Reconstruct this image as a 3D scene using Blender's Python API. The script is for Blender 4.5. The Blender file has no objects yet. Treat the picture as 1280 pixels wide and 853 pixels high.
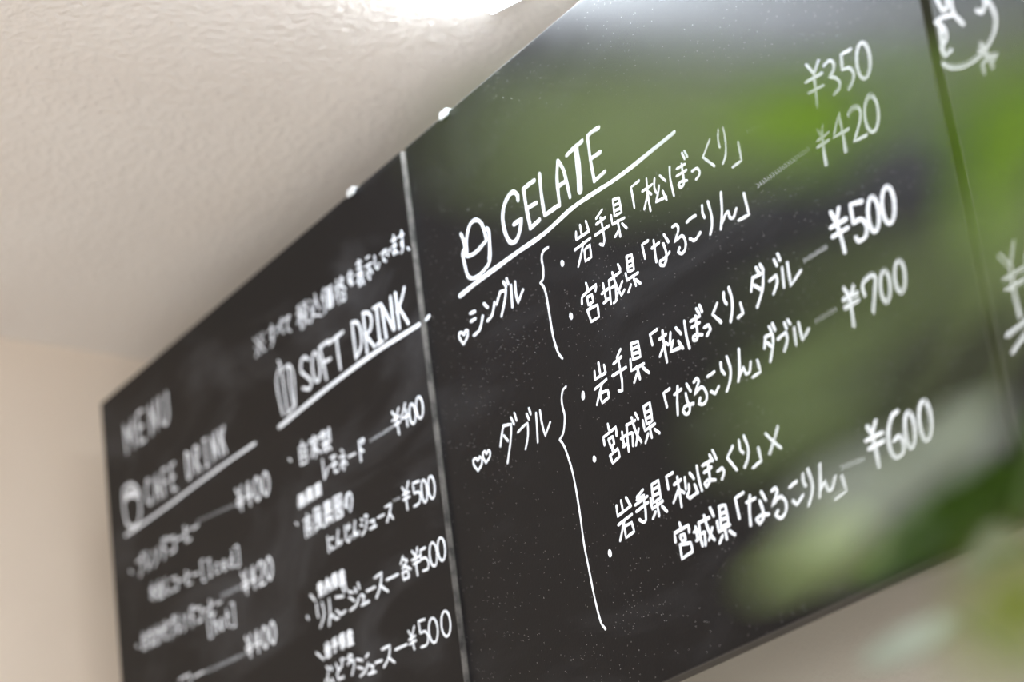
import bpy, bmesh, math, random
from mathutils import Vector, Matrix

scene = bpy.context.scene
COL = scene.collection

# ---------------------------------------------------------------- camera
# World frame: origin at the lens, x runs along the menu wall, y into it, z up.
FLOOR, CEIL, BOARD_Y, WALL_Y = -1.50, 0.984, 1.0388, 1.19
cam_data = bpy.data.cameras.new('camera')
cam = bpy.data.objects.new('camera', cam_data)
COL.objects.link(cam)
right = Vector((0.5216828, 0.84407093, -0.1240618))
down = Vector((-0.35710708, 0.08397912, -0.93028062))
fwd = Vector((-0.77480423, 0.52961475, 0.34523417))
m = Matrix((right, -down, -fwd)).transposed().to_4x4()
cam.matrix_world = m
cam_data.sensor_width = 36.0
cam_data.lens = 3312.0 / 1280.0 * 36.0
cam_data.clip_start = 0.02
cam_data.dof.use_dof = True
cam_data.dof.focus_distance = 1.85
cam_data.dof.aperture_fstop = (cam_data.lens / 1000.0) / 0.024
scene.camera = cam

# ---------------------------------------------------------------- sky, lights, exposure
scene.view_settings.view_transform = 'Standard'
scene.view_settings.look = 'None'
scene.view_settings.gamma = 1.0
scene.view_settings.exposure = 0.0
world = bpy.data.worlds.new('daylight_sky')
scene.world = world
world.use_nodes = True
wn = world.node_tree.nodes
wn['Background'].inputs['Color'].default_value = (0.86, 0.93, 1.0, 1)
wn['Background'].inputs['Strength'].default_value = 2.2

def area_light(name, loc, target, sx, sy, power, color):
    d = bpy.data.lights.new(name, 'AREA')
    d.shape = 'RECTANGLE'; d.size = sx; d.size_y = sy; d.energy = power; d.color = color
    o = bpy.data.objects.new(name, d); COL.objects.link(o)
    o.location = loc
    o.rotation_euler = (Vector(target) - Vector(loc)).to_track_quat('-Z', 'Y').to_euler()
    return o
area_light('window_daylight', (0.7, -2.75, 0.15), (-1.2, 1.0, 0.35), 3.4, 1.5, 57, (0.95, 0.97, 1.0))
area_light('ceiling_fill', (0.2, -0.9, -1.1), (-1.3, 0.7, 0.98), 1.6, 1.2, 44, (1.0, 0.985, 0.97))  # added fill light out of view, brightens the ceiling from below

# ---------------------------------------------------------------- materials
def mat(name, color, rough=0.6, spec=0.5):
    mt = bpy.data.materials.new(name); mt.use_nodes = True
    b = mt.node_tree.nodes['Principled BSDF']
    b.inputs['Base Color'].default_value = (*color, 1)
    b.inputs['Roughness'].default_value = rough
    b.inputs['Specular IOR Level'].default_value = spec
    return mt, mt.node_tree.nodes, mt.node_tree.links, b

def noise(n, l, scale, detail=4, rough=0.5, vec=None):
    t = n.new('ShaderNodeTexNoise')
    t.inputs['Scale'].default_value = scale; t.inputs['Detail'].default_value = detail
    t.inputs['Roughness'].default_value = rough
    if vec is None:
        tc = n.new('ShaderNodeTexCoord'); vec = tc.outputs['Object']
    l.new(vec, t.inputs['Vector'])
    return t

def ramp(n, l, fac, stops):
    r = n.new('ShaderNodeValToRGB')
    while len(r.color_ramp.elements) < len(stops): r.color_ramp.elements.new(0.5)
    for e, (p, c) in zip(r.color_ramp.elements, stops):
        e.position = p; e.color = (*c, 1)
    l.new(fac, r.inputs['Fac'])
    return r

def bump(n, l, b, height, strength, dist):
    bp = n.new('ShaderNodeBump')
    bp.inputs['Strength'].default_value = strength; bp.inputs['Distance'].default_value = dist
    l.new(height, bp.inputs['Height']); l.new(bp.outputs['Normal'], b.inputs['Normal'])
    return bp

# stucco ceiling
M_CEIL, n, l, b = mat('stucco_ceiling', (0.70, 0.655, 0.60), 0.9, 0.2)
t1 = noise(n, l, 150, 4, 0.55)
t2 = noise(n, l, 5, 3, 0.5)
r = ramp(n, l, t2.outputs['Fac'], [(0.3, (0.75, 0.70, 0.655)), (0.7, (0.79, 0.75, 0.71))])
l.new(r.outputs['Color'], b.inputs['Base Color'])
bump(n, l, b, t1.outputs['Fac'], 0.65, 0.004)
# painted walls
M_WALL, n, l, b = mat('cream_plaster_wall', (0.70, 0.61, 0.52), 0.85, 0.2)
t1 = noise(n, l, 160, 4, 0.6); t2 = noise(n, l, 3, 3)
r = ramp(n, l, t2.outputs['Fac'], [(0.3, (0.64, 0.54, 0.445)), (0.7, (0.70, 0.60, 0.50))])
l.new(r.outputs['Color'], b.inputs['Base Color'])
bump(n, l, b, t1.outputs['Fac'], 0.25, 0.002)
M_BACK, n, l, b = mat('taupe_plaster_wall', (0.375, 0.345, 0.29), 0.85, 0.2)
t1 = noise(n, l, 140, 4, 0.6)
bump(n, l, b, t1.outputs['Fac'], 0.25, 0.002)
M_FLOOR, n, l, b = mat('pale_wood_floor', (0.6, 0.58, 0.55), 0.5)
M_FRAME, n, l, b = mat('white_window_frame', (0.75, 0.75, 0.73), 0.4)

# blackboard faces: dark paint, dusty wipe marks and specks of chalk
def board_material(name, seed, smear, speck):
    mt, n, l, b = mat(name, (0.012, 0.011, 0.011), 0.39, 0.14)
    tc = n.new('ShaderNodeTexCoord')
    mp = n.new('ShaderNodeMapping'); mp.inputs['Location'].default_value = (seed, 0, seed * 2)
    mp.inputs['Scale'].default_value = (3.0, 1.0, 8.0)
    mp.inputs['Rotation'].default_value = (0, math.radians(28), 0)
    l.new(tc.outputs['Object'], mp.inputs['Vector'])
    a = noise(n, l, 1.6, 5, 0.6, mp.outputs['Vector'])
    a.inputs['Distortion'].default_value = 0.8
    ra = ramp(n, l, a.outputs['Fac'], [(0.50, (0, 0, 0)), (0.78, (smear, smear * 1.03, smear * 1.12))])
    v = n.new('ShaderNodeTexVoronoi'); v.inputs['Scale'].default_value = 420
    l.new(tc.outputs['Object'], v.inputs['Vector'])
    lt = n.new('ShaderNodeMath'); lt.operation = 'LESS_THAN'; lt.inputs[1].default_value = 0.13
    l.new(v.outputs['Distance'], lt.inputs[0])
    sep = n.new('ShaderNodeSeparateColor'); l.new(v.outputs['Color'], sep.inputs['Color'])
    c = noise(n, l, 9, 3, 0.6)
    th = n.new('ShaderNodeMath'); th.operation = 'MULTIPLY_ADD'
    l.new(c.outputs['Fac'], th.inputs[0]); th.inputs[1].default_value = -1.6; th.inputs[2].default_value = 1.55
    gt = n.new('ShaderNodeMath'); gt.operation = 'GREATER_THAN'
    l.new(sep.outputs['Red'], gt.inputs[0]); l.new(th.outputs[0], gt.inputs[1])
    mu = n.new('ShaderNodeMath'); mu.operation = 'MULTIPLY'
    l.new(lt.outputs[0], mu.inputs[0]); l.new(gt.outputs[0], mu.inputs[1])
    mu2 = n.new('ShaderNodeMath'); mu2.operation = 'MULTIPLY'; mu2.inputs[1].default_value = speck
    l.new(mu.outputs[0], mu2.inputs[0])
    add = n.new('ShaderNodeMix'); add.data_type = 'RGBA'; add.blend_type = 'ADD'; add.inputs['Factor'].default_value = 1
    add.inputs[6].default_value = (0.0044, 0.0041, 0.0048, 1); l.new(ra.outputs['Color'], add.inputs[7])
    ad2 = n.new('ShaderNodeMix'); ad2.data_type = 'RGBA'; ad2.blend_type = 'ADD'; ad2.inputs['Factor'].default_value = 1
    l.new(add.outputs[2], ad2.inputs[6]); l.new(mu2.outputs[0], ad2.inputs[7])
    l.new(ad2.outputs[2], b.inputs['Base Color'])
    g = noise(n, l, 420, 3, 0.6)
    bump(n, l, b, g.outputs['Fac'], 0.12, 0.0006)
    return mt
M_BOARD = {'l': board_material('matte_blackboard', 2.0, 0.032, 0.05),
           'm': board_material('speckled_blackboard', 7.3, 0.012, 0.30),
           'r': board_material('dark_blackboard', 11.0, 0.006, 0.05)}
M_EDGE, n, l, b = mat('worn_board_edge', (0.16, 0.145, 0.13), 0.6)
t1 = noise(n, l, 60, 5, 0.7)
r = ramp(n, l, t1.outputs['Fac'], [(0.35, (0.02, 0.019, 0.018)), (0.62, (0.13, 0.12, 0.11))])
l.new(r.outputs['Color'], b.inputs['Base Color'])
M_TOP, n, l, b = mat('scuffed_upper_edge', (0.10, 0.10, 0.10), 0.25)
M_CORE, n, l, b = mat('dark_board_core', (0.03, 0.027, 0.025), 0.6)
M_CHALK, n, l, b = mat('white_chalk_marker', (0.78, 0.81, 0.85), 0.8, 0.2)
t1 = noise(n, l, 600, 3, 0.6)
r = ramp(n, l, t1.outputs['Fac'], [(0.3, (0.66, 0.695, 0.75)), (0.6, (0.78, 0.815, 0.87))])
l.new(r.outputs['Color'], b.inputs['Base Color'])
M_METAL, n, l, b = mat('white_painted_metal', (0.6, 0.62, 0.63), 0.35)
M_LAMP, n, l, b = mat('lit_lamp_diffuser', (0.9, 0.9, 0.9), 0.5)
b.inputs['Emission Color'].default_value = (0.84, 0.92, 1.0, 1)
b.inputs['Emission Strength'].default_value = 60.0
M_POT, n, l, b = mat('terracotta_pot', (0.38, 0.17, 0.09), 0.8)
M_SOIL, n, l, b = mat('dark_soil', (0.05, 0.035, 0.025), 0.95)
M_STEM, n, l, b = mat('green_stem', (0.10, 0.14, 0.04), 0.6)
def leaf_material(name, c, rough, trans):
    mt, n, l, b = mat(name, c, rough, 0.5)
    t = noise(n, l, 40, 3)
    r = ramp(n, l, t.outputs['Fac'], [(0.35, tuple(v * 0.82 for v in c)), (0.65, tuple(min(1, v * 1.12) for v in c))])
    l.new(r.outputs['Color'], b.inputs['Base Color'])
    tr = n.new('ShaderNodeBsdfTranslucent'); l.new(r.outputs['Color'], tr.inputs['Color'])
    mx = n.new('ShaderNodeMixShader'); mx.inputs['Fac'].default_value = trans
    out = n['Material Output']
    l.new(b.outputs[0], mx.inputs[1]); l.new(tr.outputs[0], mx.inputs[2]); l.new(mx.outputs[0], out.inputs['Surface'])
    return mt
M_LEAF = {'bright': leaf_material('bright_green_leaf', (0.20, 0.36, 0.02), 0.45, 0.35),
          'mid': leaf_material('olive_green_leaf', (0.22, 0.30, 0.11), 0.45, 0.3),
          'light': leaf_material('light_green_leaf', (0.42, 0.52, 0.25), 0.4, 0.3),
          'yellow': leaf_material('yellow_green_leaf', (0.21, 0.27, 0.02), 0.45, 0.3),
          'dark': leaf_material('dark_green_leaf', (0.035, 0.085, 0.002), 0.45, 0.2),
          'pale_sheen': leaf_material('pale_sheen_leaf', (0.42, 0.47, 0.40), 0.4, 0.25)}  # whitish gloss of leaves facing the light is put into this colour

# ---------------------------------------------------------------- mesh helpers
def obj(name, bm, material, parent=None, smooth=False):
    me = bpy.data.meshes.new(name)
    bmesh.ops.recalc_face_normals(bm, faces=bm.faces[:]) if smooth != 'keep' else None
    bm.to_mesh(me); bm.free()
    if smooth:
        for p in me.polygons: p.use_smooth = True
    me.materials.append(material)
    o = bpy.data.objects.new(name, me); COL.objects.link(o)
    if parent is not None: o.parent = parent
    return o

def box(bm, x0, x1, y0, y1, z0, z1, bevel=0.0):
    vs = [bm.verts.new((x, y, z)) for x in (x0, x1) for y in (y0, y1) for z in (z0, z1)]
    for f in ((0, 1, 3, 2), (4, 6, 7, 5), (0, 4, 5, 1), (2, 3, 7, 6), (0, 2, 6, 4), (1, 5, 7, 3)):
        bm.faces.new([vs[i] for i in f])
    if bevel:
        es = list({e for v in vs for e in v.link_edges})
        bmesh.ops.bevel(bm, geom=es, offset=bevel, segments=2, affect='EDGES')

def boxes(name, material, parts, parent=None, bevel=0.0):
    bm = bmesh.new()
    for p in parts: box(bm, *p, bevel=bevel)
    return obj(name, bm, material, parent)

def struct(o): o['kind'] = 'structure'; return o

def thing(name, label, cat, loc, group=None):
    o = bpy.data.objects.new(name, None); COL.objects.link(o)
    o.location = loc; o['label'] = label; o['category'] = cat
    if group: o['group'] = group
    return o

def tube(bm, pts, radii, seg=8):
    rings = []
    for i, p in enumerate(pts):
        p = Vector(p)
        a = Vector(pts[max(i - 1, 0)]); c = Vector(pts[min(i + 1, len(pts) - 1)])
        d = (c - a).normalized()
        u = d.cross(Vector((0.3, 0.2, 0.93))).normalized(); w = d.cross(u)
        rings.append([bm.verts.new(p + (u * math.cos(t) + w * math.sin(t)) * radii[i])
                      for t in [2 * math.pi * k / seg for k in range(seg)]])
    for a, c in zip(rings, rings[1:]):
        for k in range(seg):
            bm.faces.new((a[k], a[(k + 1) % seg], c[(k + 1) % seg], c[k]))
    bm.faces.new(rings[0][::-1]); bm.faces.new(rings[-1])

# ---------------------------------------------------------------- the room
RX = 2.6
def wall_x(y): return -2.352 - 0.1567 * (y - 1.155)      # the left wall meets the menu wall at a slightly open angle
FRONT = -3.0
bm = bmesh.new()
def prism(bm, outline, z0, z1):
    lo = [bm.verts.new((x, y, z0)) for x, y in outline]; hi = [bm.verts.new((x, y, z1)) for x, y in outline]
    k = len(outline)
    for i in range(k): bm.faces.new((lo[i], lo[(i + 1) % k], hi[(i + 1) % k], hi[i]))
    bm.faces.new(lo[::-1]); bm.faces.new(hi)
T = 0.12
plan = [(wall_x(WALL_Y + T) - T, WALL_Y + T), (wall_x(FRONT) - T, FRONT - T), (RX + T, FRONT - T), (RX + T, WALL_Y + T)]
prism(bm, plan, CEIL, CEIL + T); struct(obj('ceiling', bm, M_CEIL))
bm = bmesh.new(); prism(bm, plan, FLOOR - T, FLOOR); struct(obj('floor', bm, M_FLOOR))
bm = bmesh.new()
prism(bm, [(wall_x(WALL_Y), WALL_Y), (wall_x(FRONT), FRONT), (wall_x(FRONT) - T, FRONT), (wall_x(WALL_Y) - T, WALL_Y)], FLOOR, CEIL)
struct(obj('wall_left', bm, M_WALL))
bm = bmesh.new(); box(bm, wall_x(WALL_Y) - T, RX + T, WALL_Y, WALL_Y + T, FLOOR, CEIL); struct(obj('wall_back', bm, M_BACK))
bm = bmesh.new(); box(bm, RX, RX + T, FRONT, WALL_Y, FLOOR, CEIL); struct(obj('wall_right', bm, M_WALL))
wl = wall_x(FRONT)
bm = bmesh.new()
box(bm, wl, RX, FRONT - T, FRONT, FLOOR, -0.85); box(bm, wl, RX, FRONT - T, FRONT, 0.84, CEIL)
box(bm, wl, wl + 0.25, FRONT - T, FRONT, -0.85, 0.84); box(bm, RX - 0.25, RX, FRONT - T, FRONT, -0.85, 0.84)
struct(obj('wall_front', bm, M_WALL))
xa, xb = wl + 0.25, RX - 0.25
fr = []
for k in range(4):
    xm = xa + (xb - xa) * k / 3
    fr.append((xm - 0.03, xm + 0.03, FRONT - 0.09, FRONT - 0.03, -0.85, 0.84))
fr += [(xa, xb, FRONT - 0.09, FRONT - 0.03, -0.85, -0.80), (xa, xb, FRONT - 0.09, FRONT - 0.03, 0.79, 0.84)]
struct(boxes('window_1', M_FRAME, fr))

# ---------------------------------------------------------------- lamp on the ceiling, just above the picture
lamp = thing('ceiling_lamp', 'glowing white lamp on the ceiling above the boards, cut by the upper edge', 'lamp', (-1.425, 0.805, CEIL))
lamp.rotation_euler = (0, 0, math.atan(0.32))
boxes('housing', M_METAL, [(-0.036, 0.036, -0.30, 0.30, -0.004, 0)], lamp)
boxes('diffuser', M_LAMP, [(-0.034, 0.034, -0.30, 0.30, -0.015, -0.003)], lamp, 0.005)
boxes('end_cap', M_METAL, [(-0.036, 0.036, -0.312, -0.30, -0.018, 0)], lamp, 0.002)
boxes('end_cap', M_METAL, [(-0.036, 0.036, 0.30, 0.306, -0.010, 0)], lamp, 0.001)

# ---------------------------------------------------------------- the three menu boards
Z0, ZT = 0.385, 0.8845
PANELS = {
    'l': (-2.233, -1.6355, -0.004, 0.0, 'black menu board farthest left, blurred, headed MENU, CAFE DRINK and SOFT DRINK'),
    'm': (-1.6345, -1.0385, 0.0, 0.003, 'black menu board in the middle, headed GELATE above a straight white rule'),
    'r': (-1.0305, -0.435, 0.0, 0.004, 'black menu board cut by the right edge of the picture, behind the leaves'),
}
ROOT = {}
for key, (x0, x1, dy, dz, lab) in PANELS.items():
    w, h = x1 - x0, ZT - Z0 + dz
    root = thing('menu_board', lab, 'menu board', (x0, BOARD_Y + dy, Z0), 'black menu boards mounted side by side')
    ROOT[key] = root
    s = 0.0007
    bm = bmesh.new(); box(bm, s, w - s, 0.0, 0.0105, s, h - s, bevel=0.0002); obj('panel', bm, M_BOARD[key], root)
    # worn edging strips let in round the panel, slightly set back from the face
    e = 0.0002
    for em, dims in ((M_CORE if key != 'r' else M_EDGE, (0, s, e, 0.012, 0, h)),
                     (M_EDGE if key == 'l' else M_CORE, (w - s, w, e, 0.012, 0, h)),
                     (M_TOP if key == 'm' else M_CORE, (s, w - s, e, 0.012, h - s, h)),
                     (M_CORE, (s, w - s, e, 0.012, 0, s))):
        boxes('edge_strip', em, [dims], root)
    # wooden frame behind that carries the panel on the wall
    yb = WALL_Y - (BOARD_Y + dy)
    for z in (0.012, h - 0.1):
        boxes('backing_rail', M_CORE, [(0.05, w - 0.05, 0.012, 0.03, z, z + 0.04)], root)
    for x in (0.06, w - 0.10):
        boxes('mounting_block', M_CORE, [(x, x + 0.04, 0.03, yb, h - 0.1, h - 0.06)], root)

def bracket(key, x):
    r = ROOT[key]; h = ZT - Z0 + PANELS[key][3]
    bm = bmesh.new()
    box(bm, x - 0.005, x + 0.005, -0.0015, 0.016, h, h + 0.0012)
    box(bm, x - 0.005, x + 0.005, 0.0145, 0.016, h, h + 0.007)
    box(bm, x - 0.005, x + 0.005, -0.003, -0.0015, h - 0.004, h + 0.0015)
    tube(bm, [(x, 0.008, h + 0.001), (x, 0.008, h + 0.003)], [0.0022, 0.0018])
    obj('bracket', bm, M_METAL, r)['label'] = 'small white metal bracket over the upper edge'
BRACKETS = [('l', 0.518), ('m', 0.066)]
for k, x in BRACKETS: bracket(k, x)

WRITING = [
    ('m', 'bag_drawing', 'white line drawing of a paper bag beside the ice cream heading', 2.6, '635,3834 651,3731 673,3635 752,3587 855,3584 998,3629 1026,3773 1036,3852 1015,3890 994,3886;635,3834 659,3861 695,3793 825,3772 980,3801;697,3803 716,3921 791,4014 882,4017 951,3954 979,3859 987,3806;651,3995 679,3919 690,3811;1036,3852 1022,3758 988,3649'),
    ('m', 'heading_lettering', 'large white hand-lettered heading reading GELATE', 3.3, '1472,3926 1473,3966 1422,4014 1348,4005 1271,3948 1239,3863 1251,3744 1299,3655 1374,3635 1436,3681 1485,3766 1377,3768;1563,3976 1565,3820 1584,3651;1563,3976 1626,3980 1715,3978;1572,3814 1701,3802;1583,3648 1711,3661;1792,3996 1778,3824 1782,3666 1959,3665;2043,3988 2001,3871 1984,3658;2043,3988 2096,3892 2126,3664;2003,3802 2106,3800;2163,3982 2274,3995 2373,3997;2443,4005 2436,3826 2445,3649;2443,4002 2508,4010 2592,4002;2436,3826 2566,3822;2445,3649 2585,3660'),
    ('m', 'heading_stem', 'thick white upright of the T in the heading', 6.2, '2284,3982 2278,3826 2258,3658'),
    ('m', 'underline', 'straight white rule under the GELATE heading', 3.4, '529,3531 800,3541 1381,3543 1742,3536 2103,3571 2342,3570 2750,3552 3427,3578'),
    ('m', 'lettering', 'small white kana reading single', 2.3, '641,3342 707,3332;635,3278 700,3274;652,3158 728,3166 772,3205 804,3255;842,3341 884,3295;861,3195 922,3208 962,3253 983,3293;1081,3342 1056,3320 1010,3271;1081,3340 1158,3328 1128,3259 1055,3159;1140,3396 1164,3350;1185,3406 1198,3360;1231,3331 1212,3169;1289,3336 1281,3246 1292,3170 1379,3239'),
    ('m', 'heart', 'single small white heart', 1.9, '494,3146 449,3213 448,3249 487,3246 515,3210 545,3237 573,3229 563,3185 494,3146'),
    ('m', 'brace', 'tall white curly brace on the first group of flavours', 1.9, '1767,3414 1713,3417 1680,3394 1667,3360 1671,3311 1668,3264 1651,3216 1611,3200 1645,3155 1662,3093 1669,2949 1677,2759 1702,2641 1723,2594 1754,2555'),
    ('m', 'brace', 'taller white curly brace on the double group of flavours', 1.9, '1749,2339 1701,2326 1673,2267 1674,2206 1684,2149 1663,2073 1632,2023 1580,1996 1615,1950 1643,1883 1686,1703 1702,1445 1701,1180 1718,985 1739,761 1772,587 1815,528'),
    ('m', 'lettering', 'small white kana reading double', 1.9, '892,2348 856,2295 814,2212;891,2345 994,2322 971,2239 941,2171 880,2059;879,2271 923,2216;1002,2369 1030,2309;1054,2385 1070,2324;1068,2233 1142,2249 1208,2257 1191,2162 1138,2080;1210,2323 1231,2275;1250,2353 1263,2304;1331,2286 1319,2179 1304,2073;1386,2286 1389,2185 1411,2085 1494,2160'),
    ('m', 'heart', 'small white heart, left of the pair', 1.8, '472,2135 427,2193 422,2234 461,2239 489,2208 518,2230 548,2209 531,2162 472,2135'),
    ('m', 'heart', 'small white heart, right of the pair', 1.8, '594,2157 567,2202 570,2244 600,2245 614,2218 647,2238 668,2215 651,2180 594,2157'),
    ('m', 'bullet_dot', 'small white bullet dot before a flavour line', 4.0, '1930,2818 1935,2804'),
    ('m', 'bullet_dot', 'small white bullet dot before a flavour line', 4.0, '1943,2215 1939,2189'),
    ('m', 'bullet_dot', 'small white bullet dot before a flavour line', 4.0, '1916,3233 1919,3223'),
    ('m', 'bullet_dot', 'small white bullet dot before a flavour line', 4.0, '1967,1723 1969,1712'),
    ('m', 'bullet_dot', 'small white bullet dot before a flavour line', 4.0, '1990,1028 1993,1010'),
    ('m', 'lettering', 'first flavour line in white Japanese lettering, highest on the board', 2.1, '2137,3381 2126,3326 2294,3323;2197,3409 2202,3322;2273,3407 2292,3324;2094,3261 2201,3263 2298,3266;2205,3269 2168,3207 2107,3128;2206,3211 2201,3128 2277,3128 2280,3222 2206,3211;2484,3407 2403,3376;2393,3334 2505,3338;2362,3262 2537,3260;2453,3358 2461,3262 2460,3185 2438,3151 2403,3175;2628,3421 2701,3405 2705,3291 2616,3300 2628,3421;2630,3377 2703,3365;2630,3336 2704,3325;2578,3320 2581,3252 2728,3240;2645,3252 2650,3132;2640,3182 2592,3154;2694,3208 2735,3160;2956,3422 2855,3417 2859,3262;3042,3400 3030,3276 3033,3162;2976,3333 3096,3332;3026,3280 2968,3204;3047,3295 3070,3270;3130,3360 3114,3299 3128,3255;3196,3353 3247,3293;3168,3288 3144,3241 3107,3194 3230,3181;3200,3234 3227,3159;3315,3364 3302,3276 3314,3151;3392,3318 3487,3310;3379,3269 3490,3264;3449,3327 3446,3205 3432,3177 3398,3174 3379,3203 3413,3212 3480,3190;3472,3398 3492,3348;3503,3399 3523,3349;3551,3228 3604,3226 3628,3190 3613,3168 3579,3156;3784,3356 3686,3271 3789,3159;3887,3380 3871,3316 3874,3259;3942,3372 3944,3268 3921,3176 3881,3136;4068,3204 4073,3071 3976,3067'),
    ('m', 'lettering', 'second flavour line in white Japanese lettering, above the gap of the first brace', 2.2, '2168,2970 2181,2916;2085,2846 2102,2894 2289,2915 2269,2873;2156,2867 2159,2809 2225,2809 2219,2862 2156,2867;2192,2804 2166,2771;2138,2776 2166,2677 2264,2676 2268,2766 2138,2776;2367,2886 2377,2749;2339,2822 2417,2828;2346,2750 2430,2758;2442,2879 2426,2711;2442,2879 2589,2887;2460,2818 2512,2820 2494,2707 2462,2704;2495,2918 2519,2810 2562,2720 2604,2745;2595,2812 2509,2738;2574,2947 2591,2905;2645,2849 2652,2798 2787,2799;2725,2799 2743,2722;2687,2749 2648,2712;2752,2760 2795,2716;2683,2962 2746,2951 2748,2840 2676,2852 2683,2962;2683,2921 2748,2912;2681,2883 2749,2876;2953,2970 2879,2971 2890,2866;2984,2901 3071,2905;3015,2944 3011,2863 3010,2789;3139,2936 3175,2869;3117,2878 3132,2813 3122,2757 3086,2728 3048,2751 3050,2776 3098,2775 3170,2794;3246,2950 3290,2946 3303,2904 3246,2839 3331,2847 3359,2791 3339,2741 3296,2730 3261,2759 3285,2778;3407,2915 3463,2923 3509,2918;3411,2791 3461,2760 3531,2787;3593,2955 3587,2907 3600,2865;3662,2955 3676,2847 3663,2779 3632,2732;3811,2955 3789,2827 3750,2720;3765,2750 3826,2796 3854,2799 3861,2755 3897,2740 3940,2783;4041,2847 4056,2690 3947,2698'),
    ('m', 'lettering', 'third flavour line in white Japanese lettering beginning beside the top of the tall brace', 2.3, '2118,2316 2110,2262 2246,2261;2178,2361 2181,2278;2240,2319 2246,2261;2093,2194 2244,2212;2185,2201 2148,2155 2091,2081;2140,2143 2157,2069 2243,2078 2244,2132 2140,2143;2457,2356 2404,2317;2354,2288 2455,2302;2322,2210 2490,2210;2415,2310 2423,2143 2409,2067 2370,2081;2587,2348 2670,2334 2671,2220 2583,2234 2587,2348;2584,2309 2670,2296;2585,2271 2670,2257;2553,2243 2543,2165 2699,2158;2616,2167 2629,2074;2604,2120 2560,2075;2681,2136 2740,2077;2901,2333 2815,2327 2825,2250;2958,2301 2954,2208 2956,2076;2913,2256 2992,2263;2951,2197 2889,2142;2973,2208 3000,2183;3042,2254 3019,2183;3110,2261 3154,2203;3057,2190 3010,2128 3148,2112;3114,2164 3152,2100;3212,2271 3209,2168 3222,2074;3278,2245 3381,2242;3282,2200 3370,2200;3339,2258 3327,2122 3307,2098 3274,2111 3279,2133 3316,2134 3379,2109;3360,2303 3382,2256;3399,2312 3414,2261;3413,2149 3461,2149 3474,2111 3428,2086;3585,2253 3519,2200 3594,2114;3669,2295 3661,2251 3681,2211;3729,2306 3743,2222 3729,2150 3693,2082;3821,2159 3832,2084 3775,2078;3988,2275 3950,2195;3996,2271 4099,2263 4063,2160 3983,2070;3991,2217 4047,2167;4036,2323 4058,2274;4081,2327 4103,2278;4148,2187 4219,2197 4219,2147 4165,2091;4225,2301 4243,2254;4269,2322 4283,2277;4289,2219 4276,2091;4347,2231 4344,2075 4464,2130'),
    ('m', 'lettering', 'fourth flavour line in white Japanese lettering beside the middle of the tall brace', 2.3, '2184,1899 2188,1861;2111,1773 2110,1829 2275,1847 2267,1789;2167,1794 2181,1734 2226,1740 2221,1797 2167,1794;2209,1732 2194,1707;2157,1676 2176,1616 2268,1634 2258,1694 2157,1676;2335,1787 2337,1683;2316,1748 2371,1752;2325,1686 2373,1689;2400,1819 2386,1714 2381,1635;2399,1816 2504,1815;2413,1749 2452,1744 2439,1655;2469,1846 2482,1776 2502,1710 2538,1647;2529,1744 2474,1647;2518,1862 2541,1812;2623,1872 2697,1875 2696,1743 2627,1743 2623,1872;2629,1824 2689,1821;2631,1783 2693,1779;2590,1781 2596,1708 2719,1714;2656,1714 2663,1636;2628,1673 2585,1627;2708,1678 2754,1636;3105,1791 3109,1739 3125,1698 3115,1662 3076,1655 3044,1691 3079,1711 3171,1697;2939,1887 2866,1882 2881,1779;2983,1830 3064,1838;3029,1871 3003,1783 2985,1686;3130,1850 3161,1790;3211,1836 3246,1850 3266,1823 3197,1749 3279,1775 3321,1728 3317,1677 3271,1656 3225,1680 3250,1707;3365,1818 3440,1822;3376,1708 3414,1680 3462,1712;3522,1855 3519,1807 3545,1769;3594,1870 3612,1779 3586,1704 3537,1653;3728,1872 3705,1752 3671,1673;3688,1695 3745,1744 3758,1690 3798,1689 3825,1748;3895,1732 3906,1650 3823,1645;4012,1850 3986,1784;4012,1851 4087,1842 4076,1777 4021,1681;4022,1805 4055,1768;4066,1898 4078,1864;4102,1905 4118,1857;4130,1789 4219,1803 4219,1750 4174,1692;4218,1867 4230,1824;4256,1872 4273,1838;4303,1799 4296,1689;4354,1814 4363,1692 4440,1739'),
    ('m', 'lettering', 'fifth flavour line in white Japanese lettering ending in a cross', 2.3, '2148,1314 2142,1240 2312,1261;2208,1331 2214,1253;2271,1332 2312,1261;2139,1179 2310,1200;2217,1190 2177,1131 2133,1069;2206,1147 2204,1065 2309,1078 2295,1145 2206,1147;2475,1323 2398,1296;2393,1278 2477,1282;2364,1250 2514,1263;2368,1202 2513,1221;2467,1282 2472,1194 2461,1112 2429,1105 2388,1137;2581,1323 2661,1329 2661,1204 2573,1197 2581,1323;2587,1286 2658,1287;2585,1245 2659,1243;2546,1235 2548,1161 2678,1177;2610,1178 2613,1092;2580,1131 2542,1097;2662,1144 2706,1094;2832,1325 2755,1323 2759,1236;2874,1279 2874,1198 2874,1075;2829,1243 2910,1250;2863,1191 2794,1129;2887,1185 2924,1153;2954,1249 2949,1173;3015,1260 3049,1213;2985,1189 2978,1149 2949,1124 2980,1100 3058,1111;3049,1168 3070,1107;3101,1280 3102,1192 3116,1107;3164,1264 3250,1266;3170,1213 3252,1223;3221,1263 3220,1173 3210,1134 3170,1113 3154,1139 3186,1153 3273,1127;3254,1304 3276,1258;3293,1322 3318,1258;3311,1174 3363,1179 3377,1148 3345,1110;3506,1280 3431,1226 3508,1117;3577,1293 3577,1231 3602,1202;3635,1304 3658,1217 3641,1154 3594,1106;3760,1179 3769,1090 3678,1074;3857,1240 3918,1168 3983,1102;3987,1245 3931,1177 3864,1105'),
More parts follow.
